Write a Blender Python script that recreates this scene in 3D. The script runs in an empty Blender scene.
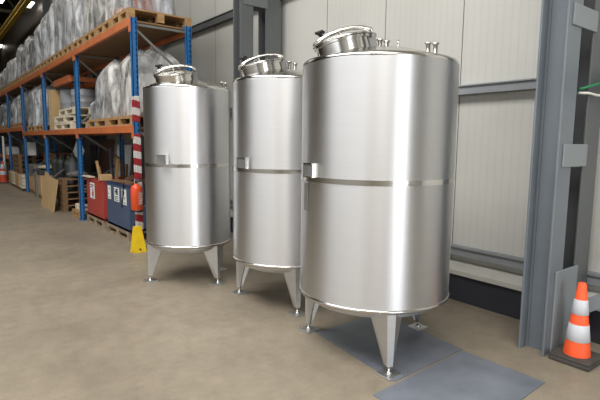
import bpy, math, random
from mathutils import Vector, Matrix
random.seed(11)
PI = math.pi
sc = bpy.context.scene
COL = sc.collection

# ------------------------------------------------------------------ colour / materials
def lin(c):
    c = c / 255.0
    return c / 12.92 if c <= 0.04045 else ((c + 0.055) / 1.055) ** 2.4
def rgb(r, g, b): return (lin(r), lin(g), lin(b), 1.0)

def mat(name, col, rough=0.5, metal=0.0, var=0.12, scale=6.0, stretch=(1, 1, 1), bump=0.0, bscale=None, col2=None, spec=0.5, emit=0.0):
    m = bpy.data.materials.new(name); m.use_nodes = True
    nt = m.node_tree; N = nt.nodes; L = nt.links
    b = N['Principled BSDF']
    b.inputs['Roughness'].default_value = rough
    b.inputs['Metallic'].default_value = metal
    b.inputs['Specular IOR Level'].default_value = spec
    tc = N.new('ShaderNodeTexCoord'); mp = N.new('ShaderNodeMapping')
    mp.inputs['Scale'].default_value = stretch
    L.new(tc.outputs['Object'], mp.inputs['Vector'])
    nz = N.new('ShaderNodeTexNoise'); nz.inputs['Scale'].default_value = scale
    nz.inputs['Detail'].default_value = 5.0
    L.new(mp.outputs['Vector'], nz.inputs['Vector'])
    rp = N.new('ShaderNodeValToRGB')
    rp.color_ramp.elements[0].position = 0.3; rp.color_ramp.elements[1].position = 0.7
    if col2 is None:
        rp.color_ramp.elements[0].color = tuple(max(0, v * (1 - var)) for v in col[:3]) + (1,)
        rp.color_ramp.elements[1].color = tuple(min(1, v * (1 + var)) for v in col[:3]) + (1,)
    else:
        rp.color_ramp.elements[0].color = col; rp.color_ramp.elements[1].color = col2
    L.new(nz.outputs['Fac'], rp.inputs['Fac'])
    L.new(rp.outputs['Color'], b.inputs['Base Color'])
    if emit:
        L.new(rp.outputs['Color'], b.inputs['Emission Color']); b.inputs['Emission Strength'].default_value = emit
    if bump:
        n2 = N.new('ShaderNodeTexNoise'); n2.inputs['Scale'].default_value = bscale or scale * 3; n2.inputs['Detail'].default_value = 4
        L.new(mp.outputs['Vector'], n2.inputs['Vector'])
        bp = N.new('ShaderNodeBump'); bp.inputs['Strength'].default_value = bump; bp.inputs['Distance'].default_value = 0.02
        L.new(n2.outputs['Fac'], bp.inputs['Height']); L.new(bp.outputs['Normal'], b.inputs['Normal'])
    return m

def math_node(nt, op, a, b=None):
    n = nt.nodes.new('ShaderNodeMath'); n.operation = op
    for i, v in enumerate((a, b)):
        if v is None: continue
        if isinstance(v, (int, float)): n.inputs[i].default_value = v
        else: nt.links.new(v, n.inputs[i])
    return n.outputs[0]

def floor_mat():
    m = bpy.data.materials.new('concrete_floor'); m.use_nodes = True
    nt = m.node_tree; N = nt.nodes; L = nt.links; b = N['Principled BSDF']
    tc = N.new('ShaderNodeTexCoord')
    def noise(s, d=6, r=0.6):
        n = N.new('ShaderNodeTexNoise'); n.inputs['Scale'].default_value = s; n.inputs['Detail'].default_value = d
        n.inputs['Roughness'].default_value = r; L.new(tc.outputs['Object'], n.inputs['Vector']); return n.outputs['Fac']
    def ramp(f, p0, c0, p1, c1):
        r = N.new('ShaderNodeValToRGB'); e = r.color_ramp.elements
        e[0].position, e[0].color, e[1].position, e[1].color = p0, c0, p1, c1
        L.new(f, r.inputs['Fac']); return r.outputs['Color']
    base = ramp(noise(0.9), 0.3, rgb(*FLOOR_A), 0.7, rgb(*FLOOR_B))
    fine = ramp(noise(7.0, 8, 0.7), 0.35, (0.80, 0.80, 0.79, 1), 0.65, (1.08, 1.07, 1.05, 1))
    mx = N.new('ShaderNodeMix'); mx.data_type = 'RGBA'; mx.blend_type = 'MULTIPLY'; mx.inputs['Factor'].default_value = 0.75
    L.new(base, mx.inputs['A']); L.new(fine, mx.inputs['B'])
    gr = ramp(noise(70, 3, 0.8), 0.42, (0.86, 0.86, 0.86, 1), 0.5, (1, 1, 1, 1))
    m2 = N.new('ShaderNodeMix'); m2.data_type = 'RGBA'; m2.blend_type = 'MULTIPLY'; m2.inputs['Factor'].default_value = 0.6
    L.new(mx.outputs['Result'], m2.inputs['A']); L.new(gr, m2.inputs['B'])
    L.new(m2.outputs['Result'], b.inputs['Base Color'])
    rr = ramp(noise(2.2, 5), 0.3, (0.40, 0.40, 0.40, 1), 0.7, (0.62, 0.62, 0.62, 1))
    L.new(rr, b.inputs['Roughness'])
    bp = N.new('ShaderNodeBump'); bp.inputs['Strength'].default_value = 0.08; bp.inputs['Distance'].default_value = 0.01
    L.new(noise(35), bp.inputs['Height']); L.new(bp.outputs['Normal'], b.inputs['Normal'])
    b.inputs['Specular IOR Level'].default_value = 0.35
    return m

def panel_mat(name, colr, rib=0.08, seam=1.06, seam0=2.985, rough=0.45):
    """ribbed sandwich cladding: vertical ribs along world Y, panel joints every metre"""
    m = bpy.data.materials.new(name); m.use_nodes = True
    nt = m.node_tree; N = nt.nodes; L = nt.links; b = N['Principled BSDF']
    tc = N.new('ShaderNodeTexCoord'); sp = N.new('ShaderNodeSeparateXYZ')
    L.new(tc.outputs['Object'], sp.inputs[0]); y = sp.outputs['Y']
    s = math_node(nt, 'FRACT', math_node(nt, 'DIVIDE', math_node(nt, 'SUBTRACT', y, seam0 - 50 * seam), seam))
    r = math_node(nt, 'FRACT', math_node(nt, 'DIVIDE', math_node(nt, 'SUBTRACT', y, seam0 - 50 * seam), rib))
    isseam = math_node(nt, 'LESS_THAN', s, 0.012)
    isrib = math_node(nt, 'LESS_THAN', r, 0.16)
    nz = N.new('ShaderNodeTexNoise'); nz.inputs['Scale'].default_value = 1.3; nz.inputs['Detail'].default_value = 6
    L.new(tc.outputs['Object'], nz.inputs['Vector'])
    rp = N.new('ShaderNodeValToRGB'); e = rp.color_ramp.elements
    e[0].position, e[0].color = 0.3, tuple(v * 0.93 for v in colr[:3]) + (1,); e[1].position, e[1].color = 0.7, colr
    L.new(nz.outputs['Fac'], rp.inputs['Fac'])
    def darken(c, f, k):
        mx = N.new('ShaderNodeMix'); mx.data_type = 'RGBA'; mx.blend_type = 'MULTIPLY'
        L.new(f, mx.inputs['Factor']); L.new(c, mx.inputs['A']); mx.inputs['B'].default_value = (k, k, k, 1); return mx.outputs['Result']
    c = darken(darken(rp.outputs['Color'], isrib, 0.95), isseam, 0.30)
    L.new(c, b.inputs['Base Color']); b.inputs['Roughness'].default_value = rough
    h = math_node(nt, 'SUBTRACT', 1.0, math_node(nt, 'ADD', math_node(nt, 'MULTIPLY', isrib, 0.4), isseam))
    bp = N.new('ShaderNodeBump'); bp.inputs['Strength'].default_value = 0.3; bp.inputs['Distance'].default_value = 0.004
    L.new(h, bp.inputs['Height']); L.new(bp.outputs['Normal'], b.inputs['Normal'])
    return m

def steel_mat(name, col, rough, streak=0.10, aniso=0.5):
    """brushed stainless steel, fine streaks running round the shell"""
    m = bpy.data.materials.new(name); m.use_nodes = True
    nt = m.node_tree; N = nt.nodes; L = nt.links; b = N['Principled BSDF']
    b.inputs['Metallic'].default_value = 1.0
    b.inputs['Anisotropic'].default_value = aniso
    tc = N.new('ShaderNodeTexCoord'); mp = N.new('ShaderNodeMapping'); mp.inputs['Scale'].default_value = (1.2, 1.2, 18)
    L.new(tc.outputs['Object'], mp.inputs['Vector'])
    nz = N.new('ShaderNodeTexNoise'); nz.inputs['Scale'].default_value = 2.0; nz.inputs['Detail'].default_value = 5
    L.new(mp.outputs['Vector'], nz.inputs['Vector'])
    big = N.new('ShaderNodeTexNoise'); big.inputs['Scale'].default_value = 2.5; big.inputs['Detail'].default_value = 3
    L.new(tc.outputs['Object'], big.inputs['Vector'])
    f = math_node(nt, 'ADD', math_node(nt, 'MULTIPLY', nz.outputs['Fac'], 0.6), math_node(nt, 'MULTIPLY', big.outputs['Fac'], 0.4))
    rp = N.new('ShaderNodeValToRGB'); e = rp.color_ramp.elements
    e[0].position, e[0].color = 0.3, tuple(v * (1 - streak) for v in col[:3]) + (1,); e[1].position, e[1].color = 0.7, col
    L.new(f, rp.inputs['Fac']); L.new(rp.outputs['Color'], b.inputs['Base Color'])
    b.inputs['Roughness'].default_value = rough
    b.inputs['Anisotropic Rotation'].default_value = 0.25      # grain runs round the shell, glints stretch upright
    tg = N.new('ShaderNodeTangent'); tg.direction_type = 'RADIAL'; tg.axis = 'Z'
    L.new(tg.outputs[0], b.inputs['Tangent'])
    return m

def film_mat(name, col, clear=0.35, rough=0.25):
    """stretch film: milky, creased, partly see-through"""
    m = bpy.data.materials.new(name); m.use_nodes = True
    nt = m.node_tree; N = nt.nodes; L = nt.links; b = N['Principled BSDF']
    b.inputs['Roughness'].default_value = rough
    tc = N.new('ShaderNodeTexCoord'); mp = N.new('ShaderNodeMapping'); mp.inputs['Scale'].default_value = (1, 1, 0.42)
    oi = N.new('ShaderNodeObjectInfo')
    L.new(tc.outputs['Object'], mp.inputs['Vector'])
    ad = N.new('ShaderNodeVectorMath'); ad.operation = 'ADD'
    L.new(mp.outputs['Vector'], ad.inputs[0])
    L.new(math_node(nt, 'MULTIPLY', oi.outputs['Random'], 37.0), ad.inputs[1])
    def noise(s, d):
        n = N.new('ShaderNodeTexNoise'); n.inputs['Scale'].default_value = s; n.inputs['Detail'].default_value = d
        n.inputs['Distortion'].default_value = 0.8
        L.new(ad.outputs[0], n.inputs['Vector']); return n.outputs['Fac']
    n1 = noise(5.5, 6)
    rp = N.new('ShaderNodeValToRGB'); e = rp.color_ramp.elements
    e[0].position, e[0].color = 0.36, tuple(v * 0.34 for v in col[:3]) + (1,)  # dark end of the noise paints the shade of folds into the film
    e[1].position, e[1].color = 0.56, col
    L.new(n1, rp.inputs['Fac'])
    tone = math_node(nt, 'ADD', 0.50, math_node(nt, 'MULTIPLY', oi.outputs['Random'], 0.5))
    tv = N.new('ShaderNodeVectorMath'); tv.operation = 'SCALE'
    L.new(rp.outputs['Color'], tv.inputs[0]); L.new(tone, tv.inputs['Scale'])
    L.new(tv.outputs[0], b.inputs['Base Color'])
    rp2 = N.new('ShaderNodeValToRGB'); e = rp2.color_ramp.elements
    e[0].position, e[0].color = 0.35, (1 - clear * 1.7,) * 3 + (1,); e[1].position, e[1].color = 0.62, (0.97,) * 3 + (1,)
    L.new(noise(4.0, 4), rp2.inputs['Fac']); L.new(rp2.outputs['Color'], b.inputs['Alpha'])
    bp = N.new('ShaderNodeBump'); bp.inputs['Strength'].default_value = 0.7; bp.inputs['Distance'].default_value = 0.05
    L.new(noise(9, 5), bp.inputs['Height']); L.new(bp.outputs['Normal'], b.inputs['Normal'])
    return m

def tape_mat():
    """red and white warning bands wrapped round the post"""
    m = bpy.data.materials.new('warning_tape'); m.use_nodes = True
    nt = m.node_tree; N = nt.nodes; L = nt.links; b = N['Principled BSDF']
    tc = N.new('ShaderNodeTexCoord'); sp = N.new('ShaderNodeSeparateXYZ'); L.new(tc.outputs['Object'], sp.inputs[0])
    f = math_node(nt, 'FRACT', math_node(nt, 'DIVIDE', math_node(nt, 'ADD', sp.outputs['Z'], math_node(nt, 'MULTIPLY', sp.outputs['X'], 0.25)), 0.205))
    k = math_node(nt, 'LESS_THAN', f, 0.5)
    mx = N.new('ShaderNodeMix'); mx.data_type = 'RGBA'; L.new(k, mx.inputs['Factor'])
    mx.inputs['A'].default_value = rgb(205, 200, 196); mx.inputs['B'].default_value = rgb(150, 34, 44)
    L.new(mx.outputs['Result'], b.inputs['Base Color']); b.inputs['Roughness'].default_value = 0.45
    return m

def upright_mat():
    """blue enamelled post with rows of dark punched slots on its faces"""
    m = bpy.data.materials.new('blue_upright'); m.use_nodes = True
    nt = m.node_tree; N = nt.nodes; L = nt.links; b = N['Principled BSDF']
    tc = N.new('ShaderNodeTexCoord'); sp = N.new('ShaderNodeSeparateXYZ'); L.new(tc.outputs['Object'], sp.inputs[0])
    f = math_node(nt, 'FRACT', math_node(nt, 'DIVIDE', sp.outputs['Z'], 0.075))
    sl = math_node(nt, 'LESS_THAN', f, 0.45)
    fx = math_node(nt, 'FRACT', math_node(nt, 'DIVIDE', math_node(nt, 'SUBTRACT', sp.outputs['X'], 2.379), 0.09))
    inx = math_node(nt, 'MULTIPLY', math_node(nt, 'GREATER_THAN', fx, 0.55), math_node(nt, 'LESS_THAN', fx, 0.8))
    k = math_node(nt, 'MULTIPLY', sl, inx)
    nz = N.new('ShaderNodeTexNoise'); nz.inputs['Scale'].default_value = 3; L.new(tc.outputs['Object'], nz.inputs['Vector'])
    rp = N.new('ShaderNodeValToRGB'); e = rp.color_ramp.elements
    e[0].position, e[0].color, e[1].position, e[1].color = 0.3, rgb(30, 92, 148), 0.7, rgb(44, 112, 172)
    L.new(nz.outputs['Fac'], rp.inputs['Fac'])
    mx = N.new('ShaderNodeMix'); mx.data_type = 'RGBA'; L.new(k, mx.inputs['Factor'])
    L.new(rp.outputs['Color'], mx.inputs['A']); mx.inputs['B'].default_value = rgb(18, 40, 70)
    L.new(mx.outputs['Result'], b.inputs['Base Color']); b.inputs['Roughness'].default_value = 0.4
    return m

FLOOR_A, FLOOR_B = (130, 120, 105), (152, 141, 124)
M = dict(
    floor=floor_mat(),
    panel=panel_mat('cream_cladding', rgb(200, 199, 192)),
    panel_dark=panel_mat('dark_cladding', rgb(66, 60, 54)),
    panel_grey=panel_mat('grey_cladding', rgb(178, 178, 174)),
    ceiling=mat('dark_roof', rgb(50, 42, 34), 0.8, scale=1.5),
    truss=mat('truss_steel', rgb(92, 84, 70), 0.6),
    plinth=mat('plinth_dark', rgb(48, 50, 58), 0.7, scale=3),
    flashing=mat('flashing_white', rgb(196, 194, 186), 0.5, scale=3),
    rail=mat('rail_grey', rgb(138, 141, 144), 0.5, scale=2),
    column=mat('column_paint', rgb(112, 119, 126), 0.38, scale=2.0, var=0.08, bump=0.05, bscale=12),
    column_shaded=mat('column_paint_shaded', rgb(90, 93, 93), 0.45, scale=2.0, var=0.08),  # column paint darkened: backlit shade put into the colour
    plate_shaded=mat('plate_paint_shaded', rgb(102, 105, 104), 0.5, scale=2.5, var=0.06),  # plates of the backlit columns, the same shade in their colour
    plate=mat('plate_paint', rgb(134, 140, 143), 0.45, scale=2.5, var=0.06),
    runway=mat('runway_yellow', rgb(206, 172, 40), 0.5),
    shell=steel_mat('brushed_steel', (0.69, 0.69, 0.70, 1), 0.42, streak=0.04, aniso=0.85),
    polish=steel_mat('polished_steel', (0.70, 0.68, 0.65, 1), 0.16, aniso=0.0),
    legm=steel_mat('leg_steel', (0.68, 0.69, 0.70, 1), 0.42, aniso=0.0),
    darksteel=mat('dull_steel', rgb(120, 118, 114), 0.4, 0.9, scale=20),
    black=mat('black_plastic', rgb(24, 24, 26), 0.4),
    label=mat('grey_plaque', rgb(116, 116, 114), 0.55, 0.3, scale=12),
    mats=mat('slate_plate', rgb(98, 103, 112), 0.42, col2=rgb(116, 121, 130), scale=4.0, bump=0.04, bscale=30),
    upright=upright_mat(),
    beam=mat('orange_beam', rgb(190, 108, 64), 0.45, var=0.14, scale=5),
    brace=mat('galvanised', rgb(118, 118, 114), 0.5, 0.4),
    deck=mat('chipboard', rgb(128, 98, 66), 0.8, var=0.12, scale=4),
    wood=mat('pallet_wood', rgb(146, 112, 72), 0.8, col2=rgb(174, 140, 96), scale=5, stretch=(1, 1, 3)),
    wood_old=mat('weathered_wood', rgb(98, 72, 48), 0.85, col2=rgb(132, 102, 72), scale=6),
    wood_grey=mat('greyed_wood', rgb(122, 104, 82), 0.85, col2=rgb(158, 140, 116), scale=6),
    wood_pale=mat('pale_wood', rgb(196, 184, 160), 0.8, col2=rgb(222, 212, 192), scale=6),
    wood_tan=mat('tan_plywood', rgb(176, 140, 98), 0.75, col2=rgb(196, 164, 122), scale=3),
    card=mat('cardboard', rgb(182, 152, 108), 0.85, var=0.06, scale=3),
    film=film_mat('film_milky', rgb(246, 248, 250), 0.40, 0.2),
    film_clear=film_mat('film_thin', rgb(236, 240, 246), 0.50, 0.18),
    film_grey=film_mat('film_grey', rgb(228, 226, 222), 0.42, 0.2),
    m_dark=mat('machine_dark', rgb(58, 60, 66), 0.5, scale=4),
    m_white=mat('machine_white', rgb(214, 214, 212), 0.4, scale=4),
    m_grey=mat('machine_grey', rgb(140, 142, 146), 0.45, scale=4),
    m_rust=mat('machine_orange', rgb(176, 92, 46), 0.6, scale=5),
    tape=tape_mat(),
    yellow=mat('guard_yellow', rgb(226, 190, 20), 0.45, var=0.10, scale=9),
    red=mat('bin_red', rgb(164, 62, 52), 0.5, var=0.10, scale=4),
    blue=mat('bin_blue', rgb(66, 82, 108), 0.5, var=0.10, scale=4),
    bluedark=mat('bin_blue_rim', rgb(34, 52, 92), 0.5),
    paper=mat('sign_white', rgb(226, 228, 224), 0.6, var=0.03),
    ink=mat('sign_ink', rgb(30, 32, 36), 0.6),
    ink_red=mat('sign_red', rgb(190, 40, 48), 0.6),
    ext_red=mat('extinguisher_red', rgb(214, 76, 34), 0.35, var=0.06),
    orange=mat('cone_orange', rgb(255, 96, 48), 0.5, var=0.05, scale=8, emit=0.0),
    orange_old=mat('cone_orange_dull', rgb(196, 74, 36), 0.6),
    cone_white=mat('cone_reflective', rgb(206, 208, 214), 0.4, var=0.04),
    rubber=mat('rubber_base', rgb(70, 66, 62), 0.8, var=0.2, scale=14),
    gas=mat('cylinder_dark', rgb(44, 46, 46), 0.45),
    gas_top=mat('cylinder_shoulder', rgb(64, 72, 62), 0.5),
    gas_grey=mat('cylinder_grey', rgb(88, 90, 94), 0.45),
    scrap=mat('scrap_brown', rgb(78, 54, 40), 0.7, scale=9),
    greybox=mat('grey_crate', rgb(110, 108, 104), 0.7, scale=5),
    concrete=mat('raw_concrete', rgb(146, 140, 130), 0.85, var=0.15, scale=9, bump=0.2),
    green=mat('cable_green', rgb(40, 120, 80), 0.5),
    whitec=mat('cable_white', rgb(214, 212, 206), 0.5),
    lampw=mat('lamp_glow', (1, 0.97, 0.86, 1), 0.5, var=0.0, emit=6.0),
    sky_glass=mat('daylight_glass', (0.95, 0.97, 1, 1), 0.3, var=0.0, emit=1.5),
)

# ------------------------------------------------------------------ mesh helpers
class MB:
    def __init__(s): s.v = []; s.f = []; s.sm = []
    def add(s, vs, fs, smooth=False, mtx=None):
        b = len(s.v)
        for p in vs:
            p = Vector(p)
            s.v.append(tuple(mtx @ p) if mtx is not None else tuple(p))
        for f in fs: s.f.append(tuple(b + i for i in f)); s.sm.append(smooth)
        return s
    def box(s, c, d, mtx=None, bev=0.0):
        x, y, z = c; a, b, h = d[0] / 2, d[1] / 2, d[2] / 2
        if bev <= 0:
            vs = [(x + i * a, y + j * b, z + k * h) for k in (-1, 1) for j in (-1, 1) for i in (-1, 1)]
            fs = [(0, 2, 3, 1), (4, 5, 7, 6), (0, 1, 5, 4), (2, 6, 7, 3), (0, 4, 6, 2), (1, 3, 7, 5)]
            return s.add(vs, fs, False, mtx)
        e = min(bev, a * .9, b * .9, h * .9)          # chamfered along every edge
        def ring(zz, ins):
            A, B = a - ins, b - ins
            return [(x + px, y + py, z + zz) for px, py in ((-A + e, -B), (A - e, -B), (A, -B + e), (A, B - e), (A - e, B), (-A + e, B), (-A, B - e), (-A, -B + e))]
        rs = [ring(-h, e * .8), ring(-h + e, 0), ring(h - e, 0), ring(h, e * .8)]
        vs = [p for r in rs for p in r]
        fs = [tuple(reversed(range(8))), tuple(24 + i for i in range(8))]
        for k in range(3):
            for i in range(8):
                j = (i + 1) % 8; fs.append((k * 8 + i, k * 8 + j, k * 8 + 8 + j, k * 8 + 8 + i))
        return s.add(vs, fs, False, mtx)
    def rings(s, rs, cap0=True, cap1=True, smooth=True, mtx=None, closed=True):
        n = len(rs[0]); vs = [p for r in rs for p in r]; fs = []
        for k in range(len(rs) - 1):
            for i in range(n if closed else n - 1):
                j = (i + 1) % n; fs.append((k * n + i, k * n + j, (k + 1) * n + j, (k + 1) * n + i))
        s.add(vs, fs, smooth, mtx)
        b = len(s.v) - len(vs)
        if cap0: s.f.append(tuple(b + i for i in reversed(range(n)))); s.sm.append(False)
        if cap1: s.f.append(tuple(b + (len(rs) - 1) * n + i for i in range(n))); s.sm.append(False)
        return s
    def lathe(s, prof, n=48, mtx=None, cap0=False, cap1=False, smooth=True):
        rs = [[(r * math.cos(2 * PI * i / n), r * math.sin(2 * PI * i / n), z) for i in range(n)] for r, z in prof]
        return s.rings(rs, cap0, cap1, smooth, mtx)
    def cyl(s, p0, p1, r0, r1=None, n=14, smooth=True):
        p0 = Vector(p0); p1 = Vector(p1); r1 = r0 if r1 is None else r1
        q = (p1 - p0).to_track_quat('Z', 'Y').to_matrix()
        rs = [[tuple(p + q @ Vector((r * math.cos(2 * PI * i / n), r * math.sin(2 * PI * i / n), 0))) for i in range(n)] for p, r in ((p0, r0), (p1, r1))]
        return s.rings(rs, True, True, smooth)
    def tube(s, pts, r, n=8):
        pts = [Vector(p) for p in pts]; rs = []
        up = Vector((0, 0, 1))
        for i, p in enumerate(pts):
            d = (pts[min(i + 1, len(pts) - 1)] - pts[max(i - 1, 0)]).normalized()
            a = d.cross(up)
            if a.length < 1e-3: a = d.cross(Vector((1, 0, 0)))
            a.normalize(); b = a.cross(d)
            rs.append([tuple(p + r * (a * math.cos(2 * PI * k / n) + b * math.sin(2 * PI * k / n))) for k in range(n)])
        return s.rings(rs, True, True, True)
    def bar(s, p0, p1, w, h, up=(0, 0, 1)):
        """rectangular bar from p0 to p1: w across, h along the up hint"""
        p0 = Vector(p0); p1 = Vector(p1); d = p1 - p0; L = d.length; d.normalize()
        a = d.cross(Vector(up)); a.normalize(); u = a.cross(d)
        mt = Matrix(((d.x, a.x, u.x), (d.y, a.y, u.y), (d.z, a.z, u.z))).to_4x4(); mt.translation = (p0 + p1) / 2
        return s.box((0, 0, 0), (L, w, h), mt)
    def prism(s, poly, z0, z1, mtx=None):
        return s.rings([[(x, y, z0) for x, y in poly], [(x, y, z1) for x, y in poly]], True, True, False, mtx)
    def build(s, name, m, parent=None):
        me = bpy.data.meshes.new(name); me.from_pydata(s.v, [], s.f); me.update()
        me.polygons.foreach_set('use_smooth', s.sm)
        import bmesh
        bm = bmesh.new(); bm.from_mesh(me); bmesh.ops.recalc_face_normals(bm, faces=bm.faces); bm.to_mesh(me); bm.free()
        me.materials.append(m)
        o = bpy.data.objects.new(name, me); COL.objects.link(o)
        if parent is not None: o.parent = parent
        return o

def tag(o, label=None, cat=None, group=None, kind=None):
    if label: o['label'] = label
    if cat: o['category'] = cat
    if group: o['group'] = group
    if kind: o['kind'] = kind
    return o
def empty(name, loc, label=None, cat=None, group=None, rz=0.0):
    o = bpy.data.objects.new(name, None); COL.objects.link(o); o.location = loc; o.rotation_euler = (0, 0, rz)
    o.empty_display_size = 0.1
    return tag(o, label, cat, group)
def dup(root, loc, label=None, group=None, rz=None):
    r = root.copy(); COL.objects.link(r); r.location = loc
    if rz is not None: r.rotation_euler = (0, 0, rz)
    if label: r['label'] = label
    if group: r['group'] = group
    for ch in list(root.children):
        c = ch.copy(); COL.objects.link(c); c.parent = r
        for g in list(ch.children):
            d = g.copy(); COL.objects.link(d); d.parent = c
    return r
def struct(name, mb, m): return tag(mb.build(name, m), kind='structure')
ORD = ['first', 'second', 'third', 'fourth', 'fifth', 'sixth', 'seventh', 'eighth', 'ninth', 'tenth', 'eleventh', 'twelfth', 'thirteenth',
       'fourteenth', 'fifteenth', 'sixteenth', 'seventeenth', 'eighteenth', 'nineteenth', 'twentieth']

# ------------------------------------------------------------------ camera
f_px, psi, th, ro = 479.73, 0.6624, 0.1196, 0.0114
fw = Vector((math.sin(psi) * math.cos(th), math.cos(psi) * math.cos(th), -math.sin(th)))
r0 = Vector((math.cos(psi), -math.sin(psi), 0)); u0 = r0.cross(fw)
r2 = r0 * math.cos(ro) + u0 * math.sin(ro); u2 = u0 * math.cos(ro) - r0 * math.sin(ro)
cam = bpy.data.cameras.new('camera'); cam.sensor_width = 36.0; cam.lens = f_px * 36.0 / 600.0; cam.clip_end = 200
co = bpy.data.objects.new('camera', cam); COL.objects.link(co)
mt = Matrix(((r2.x, u2.x, -fw.x), (r2.y, u2.y, -fw.y), (r2.z, u2.z, -fw.z))).to_4x4(); mt.translation = (0, 0, 1.6)
co.matrix_world = mt; sc.camera = co

# ------------------------------------------------------------------ the hall
XW, XL, YN, YF, ZC = 4.42, -12.0, -9.0, 46.0, 9.2
WEND = 15.6                                   # cream cladding ends at the fourth column, darker beyond
struct('floor', MB().box(((XL + 6) / 2, (YN + YF) / 2, -0.1), (6 - XL + 0.6, YF - YN + 0.6, 0.2)), M['floor'])
struct('wall_right', MB().box((XW + 0.1, (YN + WEND) / 2, ZC / 2), (0.2, WEND - YN, ZC)), M['panel'])
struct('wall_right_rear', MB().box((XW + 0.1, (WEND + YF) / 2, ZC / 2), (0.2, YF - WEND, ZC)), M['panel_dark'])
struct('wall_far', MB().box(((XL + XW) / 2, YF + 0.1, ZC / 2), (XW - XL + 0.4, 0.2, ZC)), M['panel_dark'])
# opposite wall with a long window band, near end wall with an open roller gate
wl = MB()
wl.box((XL - 0.1, (YN + YF) / 2, 1.0), (0.2, YF - YN, 2.0)); wl.box((XL - 0.1, (YN + YF) / 2, (6.2 + ZC) / 2), (0.2, YF - YN, ZC - 6.2))
wl.box((XL - 0.1, (15 + YF) / 2, 4.1), (0.2, YF - 15, 4.2)); wl.box((XL - 0.1, YN + 1.5, 4.1), (0.2, 3.0, 4.2))
struct('wall_left', wl, M['panel_grey'])
wn = MB()
GX0, GX1, GZ = -1.6, 2.0, 5.2
wn.box(((XL + GX0) / 2, YN - 0.1, ZC / 2), (GX0 - XL, 0.2, ZC)); wn.box(((GX1 + XW) / 2, YN - 0.1, ZC / 2), (XW - GX1 + 0.4, 0.2, ZC))
wn.box(((GX0 + GX1) / 2, YN - 0.1, (GZ + ZC) / 2), (GX1 - GX0, 0.2, ZC - GZ))
struct('wall_near', wn, M['panel_grey'])
SK = ((-4.6, -0.4),)                           # rooflight strip, open to the sky
SY0, SY1 = -7.0, 8.5
ce = MB()
ce.box(((XL + SK[0][0]) / 2, (YN + SY1) / 2, ZC + 0.1), (SK[0][0] - XL, SY1 - YN, 0.2))
ce.box(((SK[0][1] + XW) / 2, (YN + SY1) / 2, ZC + 0.1), (XW - SK[0][1] + 0.4, SY1 - YN, 0.2))
ce.box(((SK[0][0] + SK[0][1]) / 2, (YN + SY0) / 2, ZC + 0.1), (SK[0][1] - SK[0][0], SY0 - YN, 0.2))
ce.box(((XL + XW) / 2, (SY1 + 9.0) / 2, ZC + 0.1), (XW - XL + 0.4, 9.0 - SY1, 0.2))
struct('ceiling', ce, M['panel_grey'])  # unseen near roof, coloured light to brighten what the tanks reflect
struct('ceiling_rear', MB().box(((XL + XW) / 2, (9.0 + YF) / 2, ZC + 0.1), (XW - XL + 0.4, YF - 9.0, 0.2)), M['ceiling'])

# plinth, drip flashing and cladding rails along the right wall (trims of the room)
struct('baseboard_right', MB().box((4.32, (YN + WEND) / 2, 0.155), (0.2, WEND - YN - 0.02, 0.31)), M['plinth'])
fl = MB()
fl.rings([[(4.19, y, 0.28), (4.19, y, 0.325), (4.42, y, 0.372), (4.42, y, 0.28)] for y in (YN, WEND)], smooth=False)
for i in range(88):
    y = YN + 0.25 + i * 0.27; fl.cyl((4.192, y, 0.302), (4.184, y, 0.302), 0.008, n=8)
struct('trim_1', fl, M['flashing'])
def crail(name, z0, z1, y0=YN, y1=WEND, m='rail'):
    r = MB(); t = 0.012
    ym = (y0 + y1) / 2; L = y1 - y0
    r.box((4.335, ym, (z0 + z1) / 2), (t, L, z1 - z0)); r.box((4.38, ym, z1 - t / 2), (0.08, L, t)); r.box((4.38, ym, z0 + t / 2), (0.08, L, t))
    r.box((4.325, ym, z1 - 0.006), (0.03, L, 0.012))
    struct(name, r, M[m])
crail('trim_2', 0.443, 0.538); crail('trim_3', 2.10, 2.19); crail('trim_4', 3.73, 3.85, m='column_shaded'); crail('trim_5', 5.4, 5.53); crail('trim_6', 7.0, 7.13)  # dark colour of the fourth rail stands in for its shadowed underside

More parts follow.
